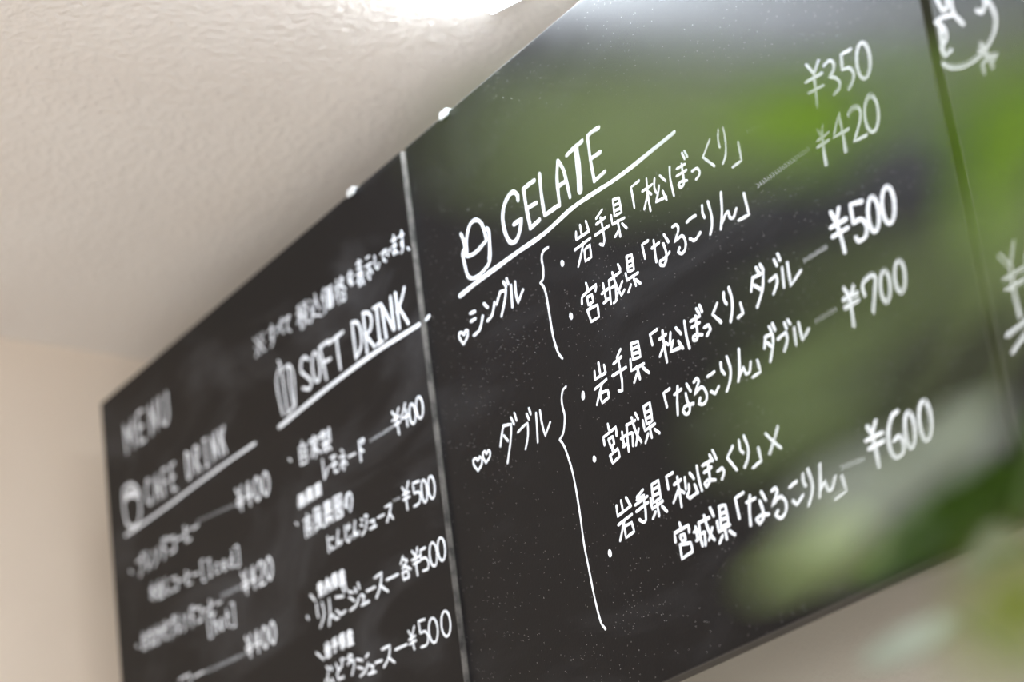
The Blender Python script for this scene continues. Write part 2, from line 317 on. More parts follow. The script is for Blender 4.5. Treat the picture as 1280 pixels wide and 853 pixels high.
    ('m', 'lettering', 'sixth flavour line in white Japanese lettering, lowest on the board', 2.4, '2823,973 2828,947;2749,867 2752,925 2916,929 2913,885;2807,887 2824,842 2863,848 2855,886 2807,887;2845,844 2837,824;2792,831 2791,735 2918,748 2911,809 2792,831;2988,892 2991,805;2964,867 3023,871;2977,804 3020,809;3030,910 3022,823 3032,751;3030,909 3146,908;3041,831 3076,833 3065,747;3097,937 3108,871 3130,802 3167,750;3163,833 3110,768;3172,965 3196,905;3268,944 3334,936 3337,812 3255,804 3268,944;3270,894 3335,888;3271,853 3335,847;3223,856 3224,787 3349,795;3291,793 3295,716;3257,749 3215,714;3337,756 3384,716;3537,952 3447,944 3457,805;3557,880 3646,879;3598,912 3572,825 3559,725;3718,896 3750,835;3689,845 3704,782 3698,731 3652,705 3623,741 3670,753 3756,736;3824,870 3863,878 3874,848 3798,772 3888,810 3940,763 3923,698 3862,675 3819,712 3851,730;4003,837 4076,850;4009,743 4042,709 4114,748;4148,873 4141,829 4155,797;4203,887 4221,792 4198,727 4150,671;4324,879 4299,779 4267,688;4288,727 4339,766 4358,706 4394,699 4444,763;4505,746 4524,646 4408,629'),
    ('m', 'dotted_leader', 'row of tiny white ticks leading to a price', 0.36, '4170,3247 4181,3231 4174,3222;4199,3238 4208,3227 4202,3220;4226,3237 4237,3222 4230,3212;4254,3233 4265,3217 4258,3208;4283,3224 4292,3213 4286,3206;4310,3223 4321,3208 4314,3198;4338,3218 4349,3203 4342,3194;4367,3210 4375,3199 4370,3192;4393,3209 4404,3194 4397,3185;4421,3205 4432,3189 4425,3180;4449,3197 4458,3185 4452,3178;4476,3195 4487,3180 4480,3171;4503,3191 4514,3175 4507,3166;4531,3183 4540,3171 4534,3164;4557,3182 4568,3166 4561,3157;4585,3177 4596,3162 4588,3153'),
    ('m', 'dotted_leader', 'row of tiny white ticks leading to a price', 0.36, '4186,2853 4202,2833 4192,2820;4216,2849 4227,2834 4220,2824;4241,2854 4257,2834 4247,2821;4269,2855 4284,2834 4275,2822;4298,2851 4310,2836 4302,2826;4324,2856 4339,2836 4329,2823;4351,2857 4367,2836 4357,2823;4380,2853 4392,2837 4384,2828;4406,2858 4421,2837 4411,2825;4433,2858 4448,2838 4438,2825;4462,2854 4473,2839 4466,2829;4487,2859 4502,2839 4492,2826;4514,2860 4529,2839 4519,2827;4542,2856 4554,2840 4546,2831;4568,2861 4582,2840 4573,2828;4594,2861 4609,2841 4599,2828;4623,2857 4634,2842 4626,2833;4648,2862 4662,2842 4653,2830;4674,2863 4689,2843 4679,2830;4702,2859 4713,2844 4706,2834;4727,2864 4742,2844 4732,2831'),
    ('m', 'dotted_leader', 'row of tiny white ticks leading to a price', 0.36, '4507,2193 4522,2174 4512,2161;4533,2189 4544,2174 4537,2165;4557,2193 4571,2174 4562,2162;4582,2193 4596,2174 4587,2162;4608,2189 4619,2175 4612,2165;4631,2194 4646,2174 4636,2162;4656,2194 4670,2174 4661,2162;4682,2189 4693,2175 4686,2166;4705,2194 4720,2175 4710,2162;4730,2194 4744,2175 4735,2162'),
    ('m', 'dotted_leader', 'row of tiny white ticks leading to a price', 0.36, '4513,1777 4528,1758 4518,1745;4544,1773 4555,1758 4548,1749;4571,1777 4585,1758 4576,1746;4599,1777 4614,1759 4604,1746;4630,1773 4640,1759 4633,1750;4656,1778 4671,1759 4661,1747;4685,1778 4699,1759 4690,1747;4715,1774 4725,1760 4718,1751'),
    ('m', 'dotted_leader', 'row of tiny white ticks leading to a price', 0.36, '4512,813 4529,793 4518,779;4543,806 4556,791 4548,781;4571,808 4587,789 4576,775;4600,806 4616,787 4605,773;4630,800 4643,785 4635,774;4658,802 4674,783 4663,769;4686,800 4702,781 4692,767;4717,793 4729,779 4721,768'),
    ('m', 'price', 'white price reading 350 yen', 2.4, '4860,3395 4916,3306;4978,3368 4916,3306;4916,3306 4905,3191 4897,3082;4827,3289 4990,3274;4837,3209 4983,3193;5021,3312 5075,3320 5111,3288 5101,3244 5052,3216 5109,3184 5137,3136 5118,3103 5068,3090;5285,3294 5193,3304 5180,3205 5242,3189 5274,3136 5256,3092 5207,3060;5411,3277 5427,3254 5438,3221 5442,3182 5438,3142 5428,3106 5411,3077 5390,3059 5368,3055 5348,3065 5331,3087 5320,3120 5316,3159 5320,3199 5331,3236 5347,3265 5368,3283 5390,3287 5411,3277'),
    ('m', 'price', 'white price reading 420 yen', 2.4, '4855,2926 4889,2861;4915,2933 4889,2861;4889,2861 4879,2769 4875,2677;4837,2858 4952,2863;4831,2819 4943,2815;5087,2934 5037,2877 4995,2813 5141,2801;5084,2903 5084,2827 5078,2678;5162,2894 5203,2919 5255,2905 5275,2862 5254,2803 5171,2704 5287,2692;5398,2915 5415,2892 5426,2858 5429,2819 5425,2777 5414,2739 5397,2709 5377,2691 5355,2686 5335,2695 5318,2718 5307,2751 5303,2791 5307,2833 5318,2871 5335,2901 5356,2920 5378,2925 5398,2915'),
    ('m', 'price', 'white price reading 500 yen, the first under the two at the top', 2.9, '4837,2370 4870,2286;4916,2365 4870,2286;4870,2286 4890,2178 4899,2075;4812,2277 4964,2270;4813,2214 4966,2211;5134,2316 5025,2341 5022,2215 5094,2214 5135,2155 5109,2093 5042,2089 5021,2122;5241,2296 5254,2276 5262,2247 5265,2211 5261,2173 5252,2138 5238,2110 5221,2092 5204,2086 5187,2094 5174,2114 5166,2144 5164,2179 5167,2217 5177,2253 5191,2281 5207,2299 5225,2304 5241,2296;5388,2300 5403,2279 5412,2247 5415,2209 5411,2170 5401,2133 5386,2104 5367,2085 5347,2080 5328,2088 5313,2109 5303,2140 5300,2178 5304,2218 5314,2255 5330,2285 5349,2303 5369,2309 5388,2300'),
    ('m', 'price', 'white price reading 700 yen', 2.9, '4830,1858 4863,1793;4919,1837 4871,1782;4866,1784 4864,1695 4859,1596;4806,1791 4944,1783;4808,1737 4942,1737;5005,1743 4997,1784 5010,1823 5092,1842 5126,1812 5107,1754 5054,1612;5223,1817 5234,1799 5242,1772 5244,1740 5240,1705 5232,1673 5219,1648 5204,1631 5189,1626 5174,1632 5163,1650 5155,1677 5153,1709 5157,1744 5165,1776 5178,1802 5193,1818 5208,1824 5223,1817;5366,1825 5378,1807 5386,1780 5388,1747 5384,1712 5376,1680 5363,1654 5347,1638 5330,1632 5315,1639 5303,1657 5295,1684 5293,1717 5296,1751 5305,1784 5318,1810 5334,1827 5350,1832 5366,1825'),
    ('m', 'price', 'white price reading 600 yen, lowest on the board', 3.0, '4819,951 4848,896;4899,959 4848,896;4848,896 4853,791 4852,692;4784,876 4938,874;4798,820 4934,824;5102,950 5052,940 4998,875 4977,800 4985,733 5022,692 5086,705 5100,770 5073,811 5026,795;5201,908 5212,890 5218,862 5220,828 5216,792 5207,758 5195,730 5181,712 5166,705 5152,711 5141,729 5134,757 5133,791 5136,827 5145,861 5157,889 5172,908 5187,914 5201,908;5349,927 5363,907 5371,876 5374,839 5370,799 5360,761 5345,731 5327,711 5308,704 5291,711 5277,731 5269,761 5266,799 5270,839 5280,876 5295,907 5313,927 5332,934 5349,927'),
    ('m', 'underline', 'short loose end of the neighbouring white rule', 3.0, '9,3540 61,3548'),
    ('l', 'heading_lettering', 'blurred white heading reading SOFT DRINK', 2.9, '4149,3898 4089,3939 4028,3925 4007,3846 4070,3785 4144,3721 4171,3674 4115,3645 4012,3689;4360,3923 4395,3775 4418,3619;4360,3923 4520,3924;4390,3776 4522,3763;4515,3901 4649,3904 4770,3907;4651,3910 4655,3762 4665,3619;4929,3924 4930,3766 4932,3615;4929,3924 5016,3890 5057,3777 5026,3669 4932,3615;5119,3934 5118,3766 5114,3588;5119,3934 5210,3898 5240,3826 5202,3757 5124,3740 5242,3593;5288,3909 5385,3901;5337,3902 5332,3743 5333,3593;5288,3596 5379,3591;5412,3896 5426,3753 5436,3595;5412,3896 5494,3751 5559,3619;5570,3893 5567,3757 5570,3620;5650,3896 5651,3748 5650,3595;5793,3886 5732,3810 5638,3741;5685,3752 5791,3581;4289,3905 4309,3880 4324,3844 4332,3801 4332,3757 4325,3715 4312,3682 4293,3662 4271,3656 4249,3666 4229,3690 4214,3726 4206,3768 4205,3813 4212,3855 4226,3888 4245,3909 4267,3915 4289,3905'),
    ('l', 'underline', 'white rule under the SOFT DRINK heading', 3.6, '3534,3511 3922,3525 4414,3542 5128,3547 5643,3527 5947,3511'),
    ('l', 'drawing', 'white line drawing of a bottle and glass', 2.4, '3636,4078 3670,4004 3684,3838 3703,3607;3641,4005 3566,3929 3585,3734 3622,3589;3731,3971 3808,3975 3868,3892 3862,3726 3852,3591 3696,3572;3808,3971 3791,3799 3826,3600'),
    ('l', 'price', 'white price reading 400 yen beside the lemonade', 1.9, '5389,2983 5443,2918;5497,2978 5443,2918;5443,2918 5452,2843 5461,2774;5385,2910 5500,2911;5401,2865 5502,2864;5603,2979 5517,2879 5648,2867;5603,2926 5598,2791;5709,2933 5723,2918 5733,2896 5738,2869 5738,2842 5732,2816 5722,2795 5708,2783 5693,2779 5677,2785 5663,2800 5653,2822 5648,2849 5648,2877 5654,2902 5664,2923 5678,2936 5693,2939 5709,2933;5824,2951 5839,2935 5850,2910 5856,2881 5856,2851 5850,2823 5838,2801 5823,2787 5806,2783 5789,2789 5774,2806 5763,2830 5757,2859 5758,2889 5764,2918 5775,2940 5790,2954 5807,2958 5824,2951'),
    ('l', 'lettering', 'white Japanese lettering for home-made lemonade', 2.0, '3901,3251 3882,3215;3845,3218 3956,3208 3955,3056 3845,3065 3845,3218;3845,3170 3956,3160;3845,3122 3955,3113;4104,3233 4104,3214;4031,3182 4031,3211 4176,3197 4176,3169;4067,3179 4140,3172;4122,3174 4049,3124;4085,3158 4121,3098 4103,3043;4103,3119 4030,3068;4158,3152 4121,3117 4193,3054;4215,3203 4304,3195;4214,3175 4304,3167;4269,3217 4268,3123;4340,3192 4339,3135;4376,3207 4375,3113;4232,3107 4375,3095;4303,3120 4303,3101;4303,3101 4231,3051;4285,3084 4285,3027 4320,3043;4303,3101 4374,3020;4212,2984 4211,2810 4295,2890;4353,2955 4436,2948;4338,2887 4449,2878;4395,2951 4393,2814 4448,2809;4534,2957 4561,2938;4492,2909 4588,2902 4491,2823;4547,2871 4545,2785;4574,2851 4601,2815;4644,2863 4752,2855;4836,2933 4832,2764;4834,2865 4887,2827;4876,2930 4888,2895;4902,2928 4915,2910;3652,3183 3676,3157'),
    ('l', 'dotted_leader', 'row of tiny ticks leading to a drink price', 0.36, '5006,2887 5023,2870 5014,2860;5040,2882 5053,2870 5046,2862;5070,2885 5087,2868 5078,2858;5102,2884 5119,2867 5110,2857;5136,2880 5149,2867 5142,2859;5165,2882 5183,2866 5174,2855;5197,2881 5214,2865 5205,2854;5230,2877 5243,2864 5237,2856;5260,2880 5277,2863 5268,2852;5291,2879 5308,2862 5300,2851;5325,2874 5338,2861 5331,2854;5354,2877 5371,2860 5362,2850'),
    ('l', 'dotted_leader', 'row of tiny ticks leading to a drink price', 0.36, '5255,2298 5270,2283 5262,2274;5282,2293 5293,2282 5287,2275;5305,2294 5321,2280 5313,2270;5331,2292 5346,2278 5338,2269;5358,2287 5369,2277 5363,2270'),
    ('l', 'dotted_leader', 'row of tiny ticks leading to a drink price', 0.36, '1837,3217 1855,3202 1847,3193;1886,3209 1900,3197 1894,3190;1931,3207 1949,3191 1941,3182;1978,3202 1996,3186 1988,3177;2027,3193 2040,3181 2034,3174;2071,3191 2089,3176 2081,3166;2117,3186 2135,3170 2127,3161;2166,3177 2179,3166 2173,3159;2210,3175 2228,3160 2219,3151;2256,3170 2273,3155 2265,3146;2304,3162 2317,3150 2311,3143;2347,3160 2365,3145 2356,3136;2393,3155 2410,3140 2402,3130;2440,3146 2453,3135 2447,3128;2483,3145 2501,3129 2492,3120;2528,3139 2546,3124 2537,3115;2575,3131 2588,3120 2582,3113'),
    ('l', 'dotted_leader', 'row of tiny ticks leading to a drink price', 0.36, '2179,2429 2208,2406 2195,2391;2219,2421 2240,2403 2230,2392;2251,2424 2280,2400 2266,2385;2287,2421 2315,2398 2302,2383;2326,2413 2348,2396 2338,2384;2358,2416 2387,2393 2373,2378;2394,2413 2422,2390 2409,2375;2433,2406 2454,2388 2444,2377;2465,2408 2493,2385 2480,2370;2500,2406 2528,2382 2515,2367;2539,2398 2560,2380 2550,2369'),
    ('l', 'dotted_leader', 'row of tiny ticks leading to a drink price', 0.36, '1746,1858 1774,1837 1761,1823;1790,1851 1810,1835 1801,1825;1827,1854 1854,1832 1841,1818;1867,1851 1894,1830 1882,1816;1910,1844 1931,1828 1921,1817;1947,1846 1974,1825 1961,1811;1987,1844 2013,1823 2001,1809;2030,1836 2050,1821 2041,1810;2066,1839 2093,1818 2080,1804;2106,1836 2132,1815 2120,1802;2148,1829 2168,1814 2159,1803;2184,1832 2210,1811 2198,1797;2223,1829 2250,1808 2237,1794;2266,1822 2285,1806 2276,1796;2301,1824 2327,1804 2315,1790;2340,1822 2366,1801 2354,1787;2382,1815 2402,1799 2393,1789;2418,1817 2443,1797 2431,1783;2456,1815 2482,1794 2470,1781;2498,1808 2517,1792 2508,1782'),
    ('l', 'lettering', 'white Japanese lettering in small letters above the carrot juice', 2.0, '3758,2824 3745,2803;3758,2814 3849,2812;3745,2782 3849,2780;3731,2756 3862,2754;3771,2813 3771,2761;3797,2813 3797,2760;3823,2812 3823,2760;3744,2740 3744,2719;3784,2739 3784,2718;3810,2739 3810,2718;3849,2738 3848,2717;3902,2821 3979,2820 3979,2778 3902,2779 3902,2821;3928,2821 3928,2779;3954,2820 3953,2778;3902,2800 3979,2799;3889,2769 3992,2767;3902,2769 3889,2717;3915,2748 3979,2746;3915,2737 3992,2736;3927,2737 3927,2716;3953,2736 3992,2715;4032,2808 4134,2806;4058,2818 4058,2797;4109,2817 4109,2796;4070,2786 4096,2786 4096,2755 4070,2755 4070,2786;4032,2745 4134,2744;4083,2755 4083,2713;4032,2787 4045,2766;4121,2785 4134,2764;4070,2734 4031,2714;4095,2734 4133,2712'),
    ('l', 'lettering', 'white Japanese lettering, lower rows of the carrot juice', 2.0, '3793,2590 3923,2586;3858,2626 3858,2551;3809,2439 3809,2552 3906,2549 3906,2437;3841,2532 3874,2494;3841,2495 3890,2493;3857,2494 3857,2438;3989,2622 3972,2436;3989,2622 4085,2619 4084,2470 4116,2433;4021,2565 4069,2564 4069,2508 4021,2509 4021,2565;4037,2602 4036,2453;4004,2454 4068,2471;4167,2617 4262,2615 4261,2540 4166,2543 4167,2617;4198,2616 4198,2542;4230,2615 4229,2541;4166,2580 4261,2577;4150,2525 4277,2522;4166,2524 4149,2432;4181,2487 4260,2485;4181,2468 4276,2466;4197,2468 4197,2431;4229,2467 4276,2429;4326,2613 4452,2609 4449,2426 4324,2428 4326,2613;4357,2575 4420,2573;4389,2593 4388,2537;4341,2538 4435,2536;4372,2519 4404,2518 4403,2482 4372,2482 4372,2519;4388,2482 4356,2446;4403,2482 4434,2444;4561,2570 4529,2461 4498,2498 4546,2570 4607,2568 4622,2495 4574,2423'),
    ('l', 'lettering', 'white Japanese lettering, last row of the carrot juice', 2.0, '4164,2331 4162,2202;4202,2300 4254,2297;4202,2243 4215,2213 4254,2212;4347,2335 4294,2195 4333,2250 4358,2206 4397,2233;4464,2329 4463,2215 4500,2185 4539,2225;4502,2312 4515,2283;4528,2325 4540,2296;4631,2319 4578,2181 4617,2236 4641,2192 4680,2218;4733,2300 4757,2284;4719,2258 4744,2243;4718,2174 4781,2199 4820,2267;4795,2310 4808,2296;4820,2309 4833,2294;4870,2236 4932,2233 4919,2178;4857,2181 4956,2176;4995,2230 5093,2225;5132,2278 5217,2274 5179,2207 5129,2154;5179,2207 5226,2149;3658,2614 3682,2590'),
    ('l', 'price', 'white price reading 500 yen beside the carrot juice', 1.9, '5414,2343 5455,2280;5514,2360 5455,2280;5458,2292 5453,2219 5455,2152;5413,2284 5512,2278;5409,2246 5508,2241;5675,2312 5577,2326 5581,2239 5650,2232 5668,2186 5630,2144 5560,2144;5747,2295 5759,2279 5768,2255 5772,2225 5772,2194 5767,2166 5757,2142 5745,2127 5731,2122 5717,2128 5705,2144 5696,2168 5692,2197 5692,2228 5697,2257 5707,2281 5719,2296 5733,2301 5747,2295;5859,2288 5873,2272 5883,2248 5889,2218 5888,2188 5882,2159 5872,2136 5857,2121 5841,2116 5825,2123 5811,2139 5801,2163 5796,2192 5796,2223 5802,2252 5812,2275 5827,2290 5843,2294 5859,2288'),
    ('l', 'price', 'white price reading 500 yen after the sign for each', 1.9, '5449,1812 5495,1755;5533,1816 5495,1755;5495,1755 5488,1673 5492,1606;5434,1744 5551,1742;5449,1706 5552,1705;5648,1780 5572,1784 5567,1709 5635,1704 5670,1654 5649,1612 5580,1615;5772,1780 5788,1764 5800,1739 5806,1708 5806,1676 5799,1646 5787,1622 5771,1607 5753,1602 5734,1608 5718,1624 5706,1649 5700,1680 5700,1712 5707,1742 5719,1766 5735,1782 5754,1787 5772,1780;5896,1781 5912,1765 5924,1741 5930,1711 5930,1680 5923,1651 5911,1628 5895,1613 5877,1608 5859,1614 5843,1630 5831,1654 5825,1684 5825,1715 5832,1744 5844,1768 5860,1783 5878,1787 5896,1781'),
    ('l', 'lettering', 'white sign for each before the price', 2.0, '5307,1813 5261,1766;5313,1787 5368,1767 5282,1721;5303,1741 5402,1685;5268,1691 5279,1633 5366,1631 5351,1688 5268,1691;5024,1709 5206,1701'),
    ('l', 'lettering', 'white Japanese lettering in small letters above the apple juice', 2.1, '3923,1995 3992,1994;3958,2006 3957,1960;3923,1978 3991,1976;3912,1961 4003,1959;3934,1891 3935,1949 3980,1948 3980,1890;3934,1926 3980,1925;3934,1908 3980,1907;4049,1981 4117,1979;4083,2003 4083,1945;4083,1980 4049,1946;4083,1980 4116,1944;4026,1935 4071,1934;4049,1946 4049,1888;4094,1933 4139,1932;4116,1944 4116,1887;4049,1923 4026,1900;4116,1921 4139,1898;4185,2000 4241,1998 4241,1941 4185,1943 4185,2000;4185,1977 4241,1975;4185,1960 4241,1958;4163,1989 4162,1932 4252,1929;4207,1931 4207,1885;4185,1908 4173,1897;4229,1907 4251,1895;4331,1996 4331,1984;4298,1985 4364,1984;4286,1963 4375,1960;4297,1963 4286,1883;4319,1951 4308,1928;4308,1928 4374,1926;4308,1905 4363,1904;4342,1950 4341,1882;4308,1882 4374,1881'),
    ('l', 'lettering', 'white Japanese lettering for apple juice, main row', 2.1, '3868,1846 3864,1788 3876,1733;3959,1832 3978,1730 3892,1644;4084,1828 4076,1714 4039,1616;4048,1658 4115,1690 4157,1640 4209,1638;4194,1809 4319,1782;4184,1702 4252,1653 4332,1660;4311,1864 4339,1811;4357,1874 4384,1817;4413,1793 4479,1766;4516,1791 4533,1754;4573,1818 4588,1769;4415,1744 4487,1695;4405,1639 4511,1653 4565,1700;4600,1709 4652,1687 4624,1645;4595,1626 4714,1625;4703,1713 4833,1707;4844,1779 4958,1789 4920,1696 4839,1620;4913,1696 5024,1616;3781,1949 3849,1884;3688,1793 3703,1769'),
    ('l', 'lettering', 'white Japanese lettering for grape juice, small upper row', 2.1, '3940,1482 3940,1446 4009,1445 4009,1481;3975,1494 3974,1446;3928,1434 4020,1433;3963,1434 3928,1386;3951,1410 3951,1374 4009,1373 4009,1409 3951,1410;4125,1491 4068,1480;4068,1456 4136,1455;4056,1432 4148,1431;4102,1480 4102,1384 4079,1384;4206,1490 4263,1489 4262,1430 4206,1430 4206,1490;4206,1466 4263,1465;4206,1448 4262,1447;4183,1478 4183,1419 4273,1417;4228,1418 4228,1370;4205,1395 4194,1383;4251,1394 4273,1382;4354,1488 4354,1476;4320,1476 4388,1475;4309,1453 4399,1451;4320,1453 4308,1370;4342,1440 4331,1417;4331,1417 4398,1416;4331,1393 4387,1392;4365,1440 4364,1369;4330,1369 4398,1369'),
    ('l', 'lettering', 'white Japanese lettering for grape juice, last row', 2.1, '3926,1303 3961,1269;3943,1253 3925,1203 3960,1169 3925,1137;3873,1170 3890,1203;3995,1186 4012,1152;3995,1285 4013,1252;4084,1284 4118,1217;4187,1249 4083,1201 4100,1151 4186,1150;4170,1299 4187,1266;4204,1298 4221,1282;4308,1297 4359,1279;4274,1231 4359,1247 4375,1197 4323,1132;4276,1280 4364,1237;4426,1229 4514,1197;4616,1224 4572,1208;4430,1163 4511,1129;4456,1084 4544,1104 4597,1151;4620,1127 4675,1106 4641,1065;4586,1065 4702,1055;4712,1124 4814,1115;4833,1199 4963,1197 4925,1112 4833,1057;4919,1111 5003,1048;5036,1140 5216,1134;3785,1455 3889,1375'),
    ('l', 'price', 'white price reading 500 yen at the lower edge beside grape juice', 1.9, '5261,1227 5300,1167;5354,1237 5300,1167;5300,1167 5308,1117 5320,1065;5258,1158 5355,1164;5257,1122 5358,1127;5520,1247 5423,1258 5432,1161 5507,1156 5541,1100 5507,1052 5425,1054;5647,1220 5666,1203 5680,1177 5688,1146 5688,1113 5680,1082 5666,1057 5647,1041 5625,1035 5603,1042 5584,1059 5570,1084 5562,1116 5562,1149 5569,1180 5584,1205 5603,1221 5625,1226 5647,1220;5837,1219 5856,1202 5871,1176 5878,1144 5878,1110 5870,1079 5856,1053 5836,1037 5814,1032 5792,1038 5772,1055 5758,1081 5750,1113 5750,1147 5758,1179 5772,1204 5792,1221 5814,1226 5837,1219'),
    ('l', 'lettering', 'strongly blurred row of small white Japanese lettering under the upper edge', 1.6, '3242,4435 3419,4253;3419,4426 3242,4261;3331,4431 3331,4409;3331,4279 3331,4257;3242,4348 3264,4347;3397,4341 3419,4339;3509,4394 3618,4390;3577,4429 3577,4317 3550,4300 3550,4337 3577,4336 3577,4280 3536,4245;3647,4314 3701,4386 3781,4272;3741,4403 3755,4365;3768,4420 3782,4382;3810,4381 3917,4395 3863,4342 3850,4287 3903,4248;4093,4412 4052,4392;4031,4350 4133,4344;4093,4390 4091,4193;4092,4324 4031,4262;4092,4324 4133,4279;4154,4408 4174,4385;4215,4405 4194,4384;4153,4365 4214,4361 4213,4296 4153,4299 4153,4365;4173,4298 4132,4191;4193,4297 4193,4210 4233,4208;4277,4380 4297,4357;4276,4314 4296,4313 4295,4227;4255,4185 4315,4226 4454,4176;4377,4396 4377,4352 4316,4247;4377,4352 4435,4241;4538,4387 4478,4304;4517,4323 4515,4173;4557,4364 4675,4357;4576,4320 4655,4316 4653,4187 4575,4191 4576,4320;4597,4362 4594,4190;4636,4359 4633,4188;4696,4313 4793,4308;4755,4374 4752,4161;4754,4289 4695,4228;4833,4370 4793,4308;4813,4350 4871,4346 4792,4244;4812,4307 4888,4239;4811,4222 4868,4219 4867,4155 4810,4158 4811,4222;4945,4329 5021,4336;4984,4361 4944,4272 4995,4291 4994,4249;5033,4309 4969,4261 4981,4234 5032,4239;5105,4371 5185,4365;5146,4390 5143,4278;5104,4326 5184,4320;5090,4282 5196,4274;5143,4278 5088,4214;5116,4257 5114,4168 5154,4187;5143,4278 5193,4162;5182,4252 5155,4210;5266,4358 5319,4354;5238,4293 5343,4285;5291,4289 5287,4155 5275,4179;5263,4246 5236,4204;5316,4243 5341,4196;5399,4324 5397,4224 5428,4198 5462,4235;5497,4296 5583,4305 5539,4270 5527,4233 5569,4207;5599,4293 5598,4249 5614,4239;5648,4283 5648,4256;5682,4335 5765,4325;5691,4280 5753,4273;5725,4366 5720,4223 5699,4207 5689,4226 5711,4242 5761,4200;5797,4321 5879,4312;5850,4351 5846,4244 5825,4229 5826,4264 5847,4262 5845,4209 5813,4177;5914,4179 5934,4154'),
    ('l', 'heading_lettering', 'strongly blurred white word MENU', 3.0, '511,4314 496,4618 594,4403 671,4613 685,4311;919,4606 790,4610 803,4309 931,4306;797,4459 904,4456;1069,4303 1058,4602 1196,4301 1185,4599;1300,4595 1308,4358 1373,4298 1434,4326 1452,4414 1446,4591'),
    ('l', 'heading_lettering', 'strongly blurred white word CAFE beside the cup', 2.7, '951,3867 920,3920 877,3897 852,3796 886,3693 930,3665 957,3714;1039,3659 1087,3909 1154,3652;1064,3758 1121,3755;1309,3895 1223,3900 1232,3648;1228,3774 1299,3770;1485,3883 1401,3889 1409,3638 1494,3634;1405,3763 1475,3759'),
    ('l', 'heading_lettering', 'strongly blurred white word DRINK after CAFE', 2.7, '1734,3895 1741,3639 1798,3664 1824,3765 1792,3868 1734,3895;1920,3636 1913,3890 1985,3863 1987,3787 1916,3763 2004,3635;2132,3884 2138,3632;2104,3885 2160,3884;2110,3633 2166,3632;2270,3630 2265,3881 2353,3628 2348,3879;2438,3876 2442,3626;2520,3874 2441,3726;2467,3775 2524,3625'),
    ('l', 'underline', 'blurred white rule under the CAFE DRINK heading', 2.7, '336,3545 1111,3534 1803,3538 2463,3536 3078,3525'),
    ('l', 'drawing', 'blurred white drawing of a cup', 3.2, '348,3915 380,3994 520,4000 660,3917 704,3783 673,3616 545,3568 402,3636 356,3762 346,3900;400,3913 525,3931 650,3860;402,3882 534,3884 643,3825;438,3930 606,3904'),
    ('l', 'price', 'blurred white price reading 400 yen, uppermost in the left column', 2.5, '2639,3246 2701,3158 2746,3241;2701,3158 2718,3029;2641,3139 2762,3134;2642,3096 2763,3091;2883,3235 2809,3110 2929,3105;2883,3192 2885,3022;3033,3228 2989,3187 2975,3103 3005,3039 3035,3016 3079,3057 3093,3140 3063,3205 3033,3228;3197,3220 3153,3180 3139,3096 3169,3032 3198,3010 3242,3050 3256,3133 3226,3198 3197,3220'),
    ('l', 'price', 'blurred white price reading 420 yen, middle of the left column', 2.5, '2599,2493 2656,2410 2697,2490;2656,2410 2672,2289;2600,2391 2712,2389;2601,2351 2713,2349;2823,2487 2755,2368 2866,2366;2824,2447 2826,2287;2908,2445 2949,2484 3003,2463 3004,2403 2909,2285 3019,2283;3113,2481 3073,2442 3060,2362 3088,2302 3115,2282 3155,2321 3168,2400 3141,2460 3113,2481'),
    ('l', 'price', 'blurred white price reading 400 yen, lowest in the left column', 2.5, '2565,1930 2620,1852 2659,1929;2620,1852 2635,1737;2566,1833 2674,1833;2567,1795 2675,1795;2782,1928 2716,1814 2823,1813;2782,1889 2784,1737;2917,1927 2877,1889 2865,1813 2892,1756 2919,1737 2958,1775 2970,1850 2943,1907 2917,1927;3063,1925 3024,1888 3012,1812 3038,1755 3065,1737 3104,1774 3116,1849 3090,1906 3063,1925'),
    ('l', 'lettering', 'blurred white Japanese lettering for blend coffee', 2.2, '543,3223 654,3223 642,3147 582,3071;652,3261 669,3242;684,3261 693,3242;749,3260 757,3072 847,3166;893,3222 926,3185;899,3072 975,3129 1017,3222;1110,3259 1117,3073;1113,3185 1176,3147;1156,3259 1173,3222;1187,3259 1203,3240;1236,3222 1357,3222 1362,3092;1241,3092 1362,3092;1406,3166 1527,3166;1586,3240 1590,3093 1694,3093;1588,3166 1676,3203;1738,3166 1856,3166;382,3185 413,3156'),
    ('l', 'lettering', 'blurred second row of the blend coffee, ending in brackets', 1.9, '827,2926 834,2763 820,2781;774,2883 815,2879 777,2801;870,2889 830,2861 888,2790;980,2909 987,2747;940,2881 942,2833 1025,2824 1023,2872;929,2818 932,2753 1041,2742 1039,2806;1105,2896 1110,2767 1151,2730 1190,2774;1229,2850 1337,2839 1340,2726;1233,2738 1340,2726;1380,2786 1486,2775;1538,2833 1542,2705 1634,2696;1540,2769 1618,2792;1673,2755 1777,2744;1905,2824 1854,2830 1859,2641 1910,2636;2010,2797 2014,2641;1984,2800 2035,2794;1988,2643 2039,2638;2191,2700 2140,2721 2116,2677 2142,2627 2192,2638;2256,2662 2331,2654 2305,2703 2268,2691 2256,2646 2294,2612 2331,2623;2467,2747 2470,2593;2468,2670 2419,2675 2395,2632 2433,2597 2469,2624;2530,2756 2579,2750 2582,2566 2533,2571'),
